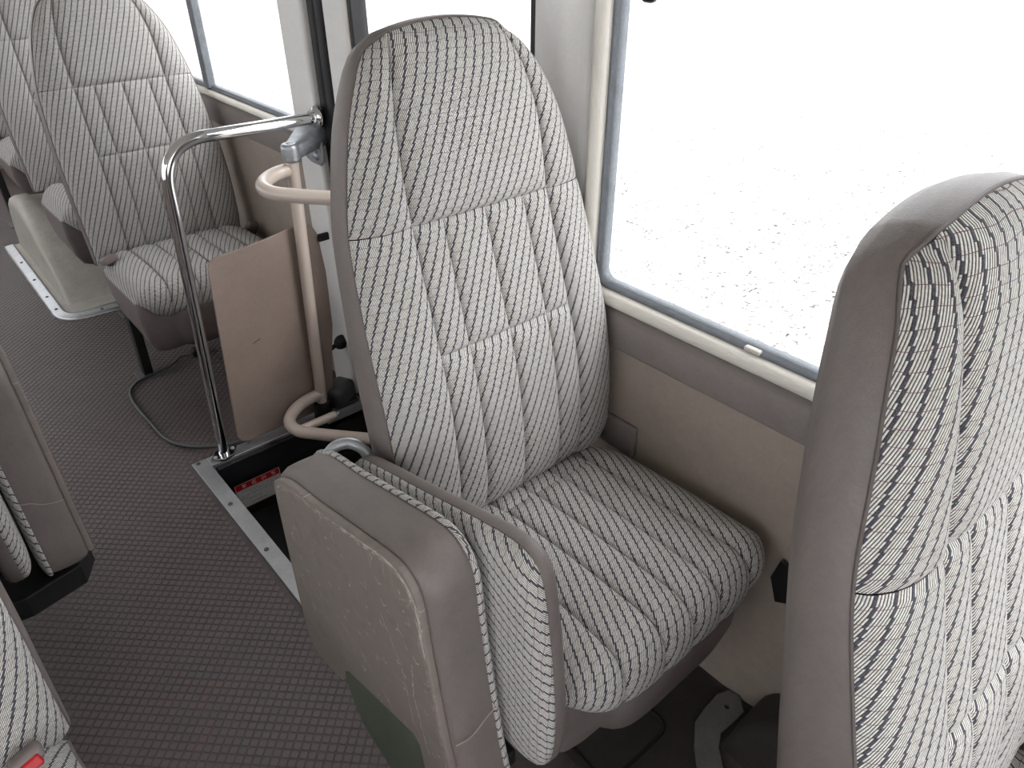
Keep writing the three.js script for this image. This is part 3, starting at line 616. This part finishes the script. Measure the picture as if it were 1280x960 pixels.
  // stitched line where the vinyl is joined at the front edge
  const stitch = [0.30, 0.318, 0.335, 0.352, 0.368].map((x, i) => V3(fx(x + 0.008), 0.44 + 0.006 * i + (i > 2 ? 0.006 : 0), -0.466 + 0.0012 - (i === 0 ? 0.006 : 0)));
  mesh('stitching', new THREE.TubeGeometry(new THREE.CatmullRomCurve3(stitch), 20, 0.0009, 5), M.thread, p1);
  // inner pad: fabric face towards the outer pad, vinyl spine
  const p2 = part('backrest_pad', t);
  mesh('fabric_face', clothPad(pad2Loop, [[0.420, 0.0], [0.417, -0.002], [0.412, -0.001], [0.407, 0.003], [0.404, 0.008]], 0.404, -1, !mirror), M.fabric, p2);
  const v2 = mesh('vinyl_spine', loft([ring(pad2Loop, 0.4185, 0.0005), ring(pad2Loop, 0.4190, -0.0030), ring(pad2Loop, 0.432, -0.0035), ring(pad2Loop, 0.440, 0.001), ring(pad2Loop, 0.445, 0.010), ring(pad2Loop, 0.447, 0.03)], { cap1: true, flip: mirror }), M.vinyl, p2);
  v2.userData.label = 'taupe vinyl spine';
  // bright hoop joining the two pads at the rear
  const hoop = new THREE.CatmullRomCurve3([V3(fx(0.36), 0.60, -0.89), V3(fx(0.372), 0.640, -0.893), V3(fx(0.392), 0.662, -0.893), V3(fx(0.415), 0.664, -0.885), V3(fx(0.430), 0.655, -0.865), V3(fx(0.434), 0.62, -0.845)]);
  mesh('hinge_hoop', new THREE.TubeGeometry(hoop, 40, 0.0095, 14), M.cast, t);
  // metal hinge plate and foot
  if (!mirror) {
    const g = plateZY([[-0.796, 0.266], [-0.772, 0.289], [-0.566, 0.359], [-0.556, 0.350], [-0.548, 0.298], [-0.535, 0.15], [-0.60, 0.10], [-0.70, 0.13], [-0.755, 0.15], [-0.785, 0.20]], 0.2985, 0.008, 0.002); const h = mesh('support_plate', g, M.green, t); h.userData.label = 'olive green metal plate';
  }
  const br = mesh('hinge_base', mirror ? plateMirror() : boxAt(0.33, 0.445, 0.20, 0.235, -0.86, -0.50, 0.006), M.black, t); br.userData.label = 'black hinge base';
  function plateMirror() { // black tray below the pads, chamfered at the aisle corner
    const s = new THREE.Shape([V2(0.040, -0.53), V2(0.012, -0.478), V2(-0.09, -0.455), V2(-0.125, -0.46), V2(-0.125, -0.9), V2(0.035, -0.93)].map((p) => V2(p.x, -p.y)));
    const g = new THREE.ExtrudeGeometry(s, { depth: 0.045, bevelEnabled: true, bevelSize: 0.004, bevelThickness: 0.004, bevelSegments: 2 }); g.rotateX(-Math.PI / 2); g.translate(0, 0.222, 0); return worldUV(g);
  }
  const post = mirror ? boxAt(-0.11, -0.06, 0.0, 0.225, -0.90, -0.80, 0.006) : boxAt(0.37, 0.43, 0.0, 0.21, -0.74, -0.62, 0.006); mesh('post', post, M.black, t);
  return t;
}
const jump1 = makeJump('folded jump seat with scratched board standing against the side of the large-window seat', false, 0, 0);
const jump2 = makeJump('dark folded jump seat hinged above the floor across the aisle from the step well', true, 0.345, -0.89);

// ---------------------------------------------------------------- rails, pole, partition at the door
{
  const t = thing('grab_rail', 'bent chrome grab rail standing at the corner of the step well', 'handrail', [0.474, 0, -1.875]);
  mesh('rail', tube(roundPath([V3(0, 0.008, 0), V3(0.048, 0.925, 0), V3(0.468, 0.918, -0.012)], 0.11), 0.0155, 160, 24), M.chrome, t);
  const fl = new THREE.Shape(); for (let i = 0; i < 6; i++) { const a = i * Math.PI / 3 + 0.2, r = i % 3 ? 0.030 : 0.043; i ? fl.lineTo(r * Math.cos(a), r * Math.sin(a)) : fl.moveTo(r * Math.cos(a), r * Math.sin(a)); }
  const fg = new THREE.ExtrudeGeometry(fl, { depth: 0.004, bevelEnabled: true, bevelSize: 0.002, bevelThickness: 0.002, bevelSegments: 2 }); fg.rotateX(-Math.PI / 2); fg.translate(0, 0.006, 0);
  const fp = mesh('floor_flange', fg, M.chrome, t);
  for (const a of [0.2, 0.2 + Math.PI]) { const sc = mesh('screw', screwGeo, M.cast, fp); sc.position.set(0.030 * Math.cos(a), 0.012, -0.030 * Math.sin(a)); }
  const lp = [V2(0.0155, -0.03), V2(0.019, -0.03), V2(0.0195, -0.018), V2(0.021, -0.014), V2(0.028, -0.012), V2(0.030, -0.006), V2(0.030, 0), V2(0.0, 0)];
  const cg = new THREE.LatheGeometry(lp, 32); cg.rotateZ(-Math.PI / 2); const cm = mesh('wall_collar', cg, M.chrome, t); cm.position.set(0.472, 0.9185, -0.012);
}
{
  const t = thing('door_grab_pole', 'tan painted grab pole with looped bars beside the folding door', 'grab pole', [0.808, 0, -1.862]);
  mesh('pole', tube(new THREE.LineCurve3(V3(-0.004, 0.045, 0), V3(0.03, 0.832, 0)), 0.0175, 8, 24), M.tan, t);
  const up = new THREE.CatmullRomCurve3([V3(0.0, 0.797, -0.004), V3(-0.04, 0.795, -0.005), V3(-0.082, 0.79, 0.012), V3(-0.112, 0.786, 0.055), V3(-0.108, 0.783, 0.105), V3(-0.072, 0.781, 0.155), V3(-0.02, 0.78, 0.215), V3(0.06, 0.78, 0.31), V3(0.145, 0.78, 0.41)], false, 'centripetal');
  mesh('upper_bar', tube(up, 0.0185, 120, 22).translate(0.028, 0.006, 0), M.tan, t);
  const lo = new THREE.CatmullRomCurve3([V3(0.0, 0.088, 0), V3(-0.05, 0.087, 0.002), V3(-0.105, 0.084, 0.022), V3(-0.145, 0.08, 0.065), V3(-0.146, 0.077, 0.115), V3(-0.11, 0.075, 0.165), V3(-0.05, 0.074, 0.235), V3(0.04, 0.074, 0.34), V3(0.145, 0.074, 0.45)], false, 'centripetal');
  mesh('lower_bar', tube(lo, 0.0185, 120, 22), M.tan, t);
  mesh('stub', tube(new THREE.LineCurve3(V3(-0.135, 0.078, 0.12), V3(-0.02, 0.078, 0.12)), 0.0135, 4, 18), M.tan, t);
  const bolt = cyl(0.005, 0.005, 0.012, 12); bolt.rotateZ(Math.PI / 2); bolt.translate(-0.014, 0.078, 0.12); mesh('bolt', bolt, M.cast, t);
  const cup = cyl(0.026, 0.03, 0.06, 24); cup.translate(-0.004, 0.03, 0); mesh('base_cup', cup, M.black, t);
}
{
  const t = thing('pole_bracket', 'cast silver bracket bolted to the pale pillar, holding the tan pole', 'bracket', [0.838, 0.852, -1.862]);
  // arm tapering from a broad plate on the pillar to a round boss over the pole
  const rings = []; const dir = V3(0.107, 0, -0.072), side = V3(0.072, 0, 0.107).normalize();
  for (let i = 0; i <= 14; i++) {
    const k = i / 14, c = dir.clone().multiplyScalar(k), w = lerp(0.023, 0.052, Math.pow(k, 1.1)), h0 = lerp(-0.026, -0.020, k), h1 = lerp(0.019, 0.046, Math.pow(k, 1.3)), r = [];
    for (let a = 0; a < 20; a++) { const th = a / 20 * Math.PI * 2, cx = Math.sign(Math.cos(th)) * Math.abs(Math.cos(th)) ** 0.7, sy = Math.sign(Math.sin(th)) * Math.abs(Math.sin(th)) ** 0.7; r.push(c.clone().addScaledVector(side, w * cx).add(V3(0, lerp(h0, h1, (sy + 1) / 2), 0))); }
    rings.push(r);
  }
  mesh('arm', loft(rings, { cap0: true, cap1: true }), M.cast, t);
  const boss = new THREE.LatheGeometry([V2(0, 0.016), V2(0.008, 0.016), V2(0.009, 0.020), V2(0.018, 0.020), V2(0.023, 0.016), V2(0.0245, 0.008), V2(0.0245, -0.02), V2(0.022, -0.026), V2(0, -0.026)], 32); mesh('boss', boss, M.cast, t);
  const pl = plateZY([[-0.045, -0.050], [-0.02, -0.058], [0.03, -0.058], [0.045, -0.046], [0.046, 0.0], [0.03, 0.03], [0.0, 0.045], [-0.045, 0.02], [-0.05, -0.02]], 0.096, 0.010, 0.003); pl.scale(1, 1.15, 1.1); pl.translate(0, 0, -0.066); mesh('mounting_plate', pl, M.cast, t);
  const bo = new THREE.LatheGeometry([V2(0, 0.008), V2(0.006, 0.008), V2(0.009, 0.004), V2(0.013, 0.002), V2(0.013, 0)], 18); bo.rotateZ(Math.PI / 2); bo.translate(0.096, -0.040, -0.046); mesh('bolt', bo, M.cast, t);
}
{
  const t = thing('partition_panel', 'thin tan partition sheet with rounded corners between chrome rail and grab pole', 'partition', [0, 0, -1.888]);
  const pts = [], cor = (cx, cy, r, a0) => { for (let k = 0; k <= 8; k++) { const a = THREE.MathUtils.degToRad(a0 + k * 11.25); pts.push([cx + r * Math.cos(a), cy + r * Math.sin(a)]); } };
  cor(0.865, 0.605, 0.035, 0); pts.reverse(); const right = pts.splice(0);
  const top = []; for (let i = 0; i <= 10; i++) top.push([lerp(0.60, 0.83, i / 10), 0.612 + 0.028 * Math.pow(i / 10, 1.6)]);
  cor(0.598, 0.577, 0.035, 90); const tl = pts.splice(0); cor(0.560, 0.045, 0.03, 180); const bl = pts.splice(0);
  const loop = [...top.slice(1), [0.85, 0.642], [0.872, 0.63], [0.886, 0.60], [0.895, 0.48], [0.89, 0.30], [0.87, 0.18], [0.85, 0.02], ...bl.reverse().map(([x, y]) => [x, y]), ...tl.reverse()];
  const sh = new THREE.Shape(loop.map(([x, y]) => V2(x, y)));
  const g = new THREE.ExtrudeGeometry(sh, { depth: 0.004, bevelEnabled: true, bevelSize: 0.002, bevelThickness: 0.002, bevelSegments: 2 });
  mesh('sheet', worldUV(g), M.tanPanel, t);
  const scr = new THREE.TubeGeometry(new THREE.CatmullRomCurve3([V3(0.635, 0.33, 0.0072), V3(0.648, 0.335, 0.0072), V3(0.66, 0.338, 0.0072)]), 8, 0.0012, 5); mesh('scuff', scr, M.seam, t);
  const st = rbox(0.045, 0.022, 0.012, 0.003); st.translate(0.902, 0.585, 0.0); mesh('wall_stay', st, M.black, t);
}
{
  const t = thing('door_stop', 'black rubber door stop on a rod at the pale pillar foot', 'door stop', [0.935, 0.20, -1.93]);
  const g = new THREE.LatheGeometry([V2(0, 0.018), V2(0.010, 0.017), V2(0.022, 0.008), V2(0.026, 0), V2(0.024, -0.006), V2(0.008, -0.008), V2(0, -0.008)], 24); g.rotateX(Math.PI / 2); mesh('stop_head', g, M.black, t);
  mesh('rod', tube(new THREE.CatmullRomCurve3([V3(0, 0, -0.006), V3(-0.04, -0.012, 0.0), V3(-0.09, -0.03, 0.012)]), 0.007, 16, 12), M.black, t);
  const m = thing('door_gear_cover', 'dark grey rounded gear cover at the foot of the door pillar', 'cover', [0.885, 0.0, -1.895]);
  const c = rbox(0.10, 0.075, 0.075, 0.022, 5); c.rotateY(0.45); c.translate(0, 0.042, 0); mesh('cover_body', c, M.steelDark, m);
  const b = boxAt(-0.05, 0.05, 0.0035, 0.012, -0.04, 0.035, 0.003); mesh('cover_foot', b, M.steelDark, m);
}
// wire loop on the floor behind the chrome rail
{
  const t = thing('floor_wire_loop', 'bent steel wire loop lying on the floor under the rear seat', 'wire loop', [0, 0, 0]);
  const P = [[0.56, -1.90], [0.50, -1.915], [0.44, -1.95], [0.39, -2.005], [0.366, -2.07], [0.359, -2.2], [0.356, -2.34], [0.368, -2.41], [0.40, -2.452], [0.46, -2.478], [0.52, -2.482], [0.555, -2.50], [0.58, -2.522], [0.635, -2.515]].map(([x, z], i) => V3(x, 0.009 + (i > 9 ? 0.004 : 0), z));
  mesh('wire', tube(new THREE.CatmullRomCurve3(P, false, 'centripetal'), 0.005, 160, 10), M.steelDark, t);
  const c = rbox(0.05, 0.03, 0.04, 0.008); c.translate(0.645, 0.016, -2.515); mesh('clamp', c, M.black, t);
}
// ---------------------------------------------------------------- wheel boxes
{
  const t = thing('rear_wheel_box', 'pale scuffed wheel box with bright edging on the floor behind the rear seat', 'wheel box', [0, 0, 0]);
  const pr = (k) => { const a = []; for (let i = 0; i <= 16; i++) { const q = i / 16; a.push([lerp(-3.24, -3.86, q), 0.012 + k * 0.275 * Math.pow(Math.sin(q * Math.PI / 2), 1.25)]); } a.push([-4.02, 0.012 + k * 0.26], [-4.09, 0.012 + k * 0.18], [-4.10, 0.012]); return a; };
  const rings = [[0.380, 0.0], [0.383, 0.5], [0.388, 0.86], [0.400, 0.95], [0.425, 0.985], [0.47, 0.985], [0.52, 0.93], [0.60, 0.90], [0.95, 0.90]].map(([x, k]) => pr(k).map(([z, y]) => V3(x, y, z)));
  mesh('arch_cover', worldUV(loft(rings, { closed: false })), M.box, t);
  mesh('base_tray', boxAt(0.355, 0.95, 0.0, 0.012, -4.12, -3.15, 0.005), M.box, t);
  const path = roundPath([V3(0.335, 0.006, -4.12), V3(0.335, 0.006, -3.125), V3(0.60, 0.006, -3.105)], 0.09);
  const ex = new THREE.Shape([V2(-0.006, -0.022), V2(0.005, -0.022), V2(0.007, -0.012), V2(0.007, 0.014), V2(0.003, 0.022), V2(-0.006, 0.022)]);
  const pts = path.getSpacedPoints(80), up = V3(0, 1, 0);
  const rr = pts.map((p, i) => { const d = pts[Math.min(80, i + 1)].clone().sub(pts[Math.max(0, i - 1)]).normalize(), s = d.clone().cross(up); return [[-0.022, -0.006], [-0.021, 0.003], [-0.012, 0.006], [0.014, 0.008], [0.022, 0.010], [0.022, -0.006]].map(([a, b]) => p.clone().addScaledVector(s, -a).add(V3(0, b, 0))); });
  mesh('edging', loft(rr, { cap0: true, cap1: true }), M.alu, t);
  for (const q of [0.22, 0.42, 0.60, 0.72, 0.9]) { const p = path.getPointAt(q), m = mesh('screw', screwGeo, M.steelDark, t); m.position.set(p.x, 0.0125, p.z); }
}
{
  const t = thing('front_wheel_arch', 'dark wheel arch hump on the floor under the pale front seat', 'wheel arch', [0, 0, 0]);
  const rings = [[0.845, 0.0], [0.847, 0.7], [0.855, 0.92], [0.88, 1.0], [0.963, 1.0]].map(([x, k]) => { const a = []; for (let i = 0; i <= 28; i++) { const th = Math.PI * i / 28; a.push(V3(x, k * 0.22 * Math.pow(Math.sin(th), 0.8), 0.12 + 0.46 * Math.cos(th) * (0.94 + 0.06 * k))); } return a; });
  mesh('arch_cover', worldUV(loft(rings, { closed: false })), M.darkFoot, t);
}
{
  const t = thing('seat_anchor_strip', 'bent grey metal strip with a bolt hole on the floor by the side panel', 'bracket', [0, 0, 0]);
  // flat strip drawn in plan with a hole
  const s = new THREE.Shape([V2(0.938, -0.352), V2(0.962, -0.38), V2(0.955, -0.40), V2(0.93, -0.41), V2(0.885, -0.408), V2(0.845, -0.402), V2(0.80, -0.37), V2(0.74, -0.31), V2(0.70, -0.27), V2(0.735, -0.235), V2(0.79, -0.29), V2(0.835, -0.34), V2(0.865, -0.356), V2(0.90, -0.352)].map((p) => V2(p.x, -p.y)));
  const h = new THREE.Path(); h.absarc(0.922, 0.381, 0.0065, 0, Math.PI * 2); s.holes.push(h);
  const g = new THREE.ExtrudeGeometry(s, { depth: 0.004, bevelEnabled: true, bevelSize: 0.0015, bevelThickness: 0.0015, bevelSegments: 2 }); g.rotateX(-Math.PI / 2); g.translate(0, 0.0055, 0);
  mesh('strip', worldUV(g), M.strip, t);
  const p = thing('underseat_cover', 'dark flat cover sheet on the floor under the large-window seat', 'cover', [0, 0, 0]);
  mesh('plate', boxAt(0.60, 0.955, 0.0, 0.0035, -0.77, -0.345, 0.0015), M.darkFoot, p);
  const rim = roundPath([V3(0.62, 0.005, -0.70), V3(0.62, 0.005, -0.432), V3(0.80, 0.005, -0.432), V3(0.80, 0.005, -0.70)], 0.03); mesh('rim', tube(rim, 0.003, 60, 8), M.black, p);
}
// small catch at the window side of the main seat
{
  const g = plateZY([[0.42, 0.43], [0.462, 0.425], [0.47, 0.40], [0.445, 0.385], [0.455, 0.345], [0.43, 0.33], [0.41, 0.38]], 0.247, 0.008, 0.002); mesh('recline_lever', g, M.black, seatMain);
}
// ---------------------------------------------------------------- belts and buckles
function buckle(seat, label, pos, rot, red) {
  const p = seat.getWorldPosition(V3()); const t = thing('belt_buckle', label, 'buckle', [p.x + pos[0], pos[1], p.z + pos[2]]); t.rotation.set(...rot);
  const g = rbox(0.046, 0.085, 0.024, 0.009, 4); mesh('buckle_body', g, M.buckle, t);
  if (red) { const r = rbox(0.032, 0.022, 0.018, 0.004); r.translate(0, 0.036, 0.007); mesh('release_button', r, M.red, t); }
  const s = rbox(0.034, 0.06, 0.004, 0.0015); s.translate(0, -0.065, 0); mesh('stalk', s, M.belt2, t);
  return t;
}
buckle(seatOpp, 'grey belt buckle with red button on the seat across the aisle', [0.198, 0.525, 0.035], [0.95, 0.25, -0.1], true).scale.setScalar(0.82);
buckle(seatRear1, 'taupe belt buckle at the aisle side of the seat behind the chrome rail', [-0.226, 0.452, 0.075], [1.25, 0.3, 0], false);
buckle(seatRear1, 'dark belt buckle at the wall side of the seat behind the chrome rail', [0.248, 0.42, 0.06], [0.5, 0, -0.35], false);
{
  const t = thing('seat_belt', 'dark grey lap belt webbing looped on the seat across the aisle', 'seat belt', [0, 0, 0]);
  const C = new THREE.CatmullRomCurve3([V3(-0.10, 0.44, -0.80), V3(-0.135, 0.50, -0.775), V3(-0.17, 0.525, -0.76), V3(-0.205, 0.51, -0.74), V3(-0.215, 0.495, -0.715), V3(-0.19, 0.492, -0.69), V3(-0.15, 0.495, -0.68)]);
  mesh('webbing', gridPatch((u, v) => { const p = C.getPointAt(v), d = C.getTangentAt(v), s = V3(0.3, 0.15, 1).cross(d).cross(d).normalize(); return [p.addScaledVector(s, (u - 0.5) * 0.042), u * 0.04, v * 0.2]; }, 6, 60), M.belt2, t);
}

renderer.render(scene, camera);
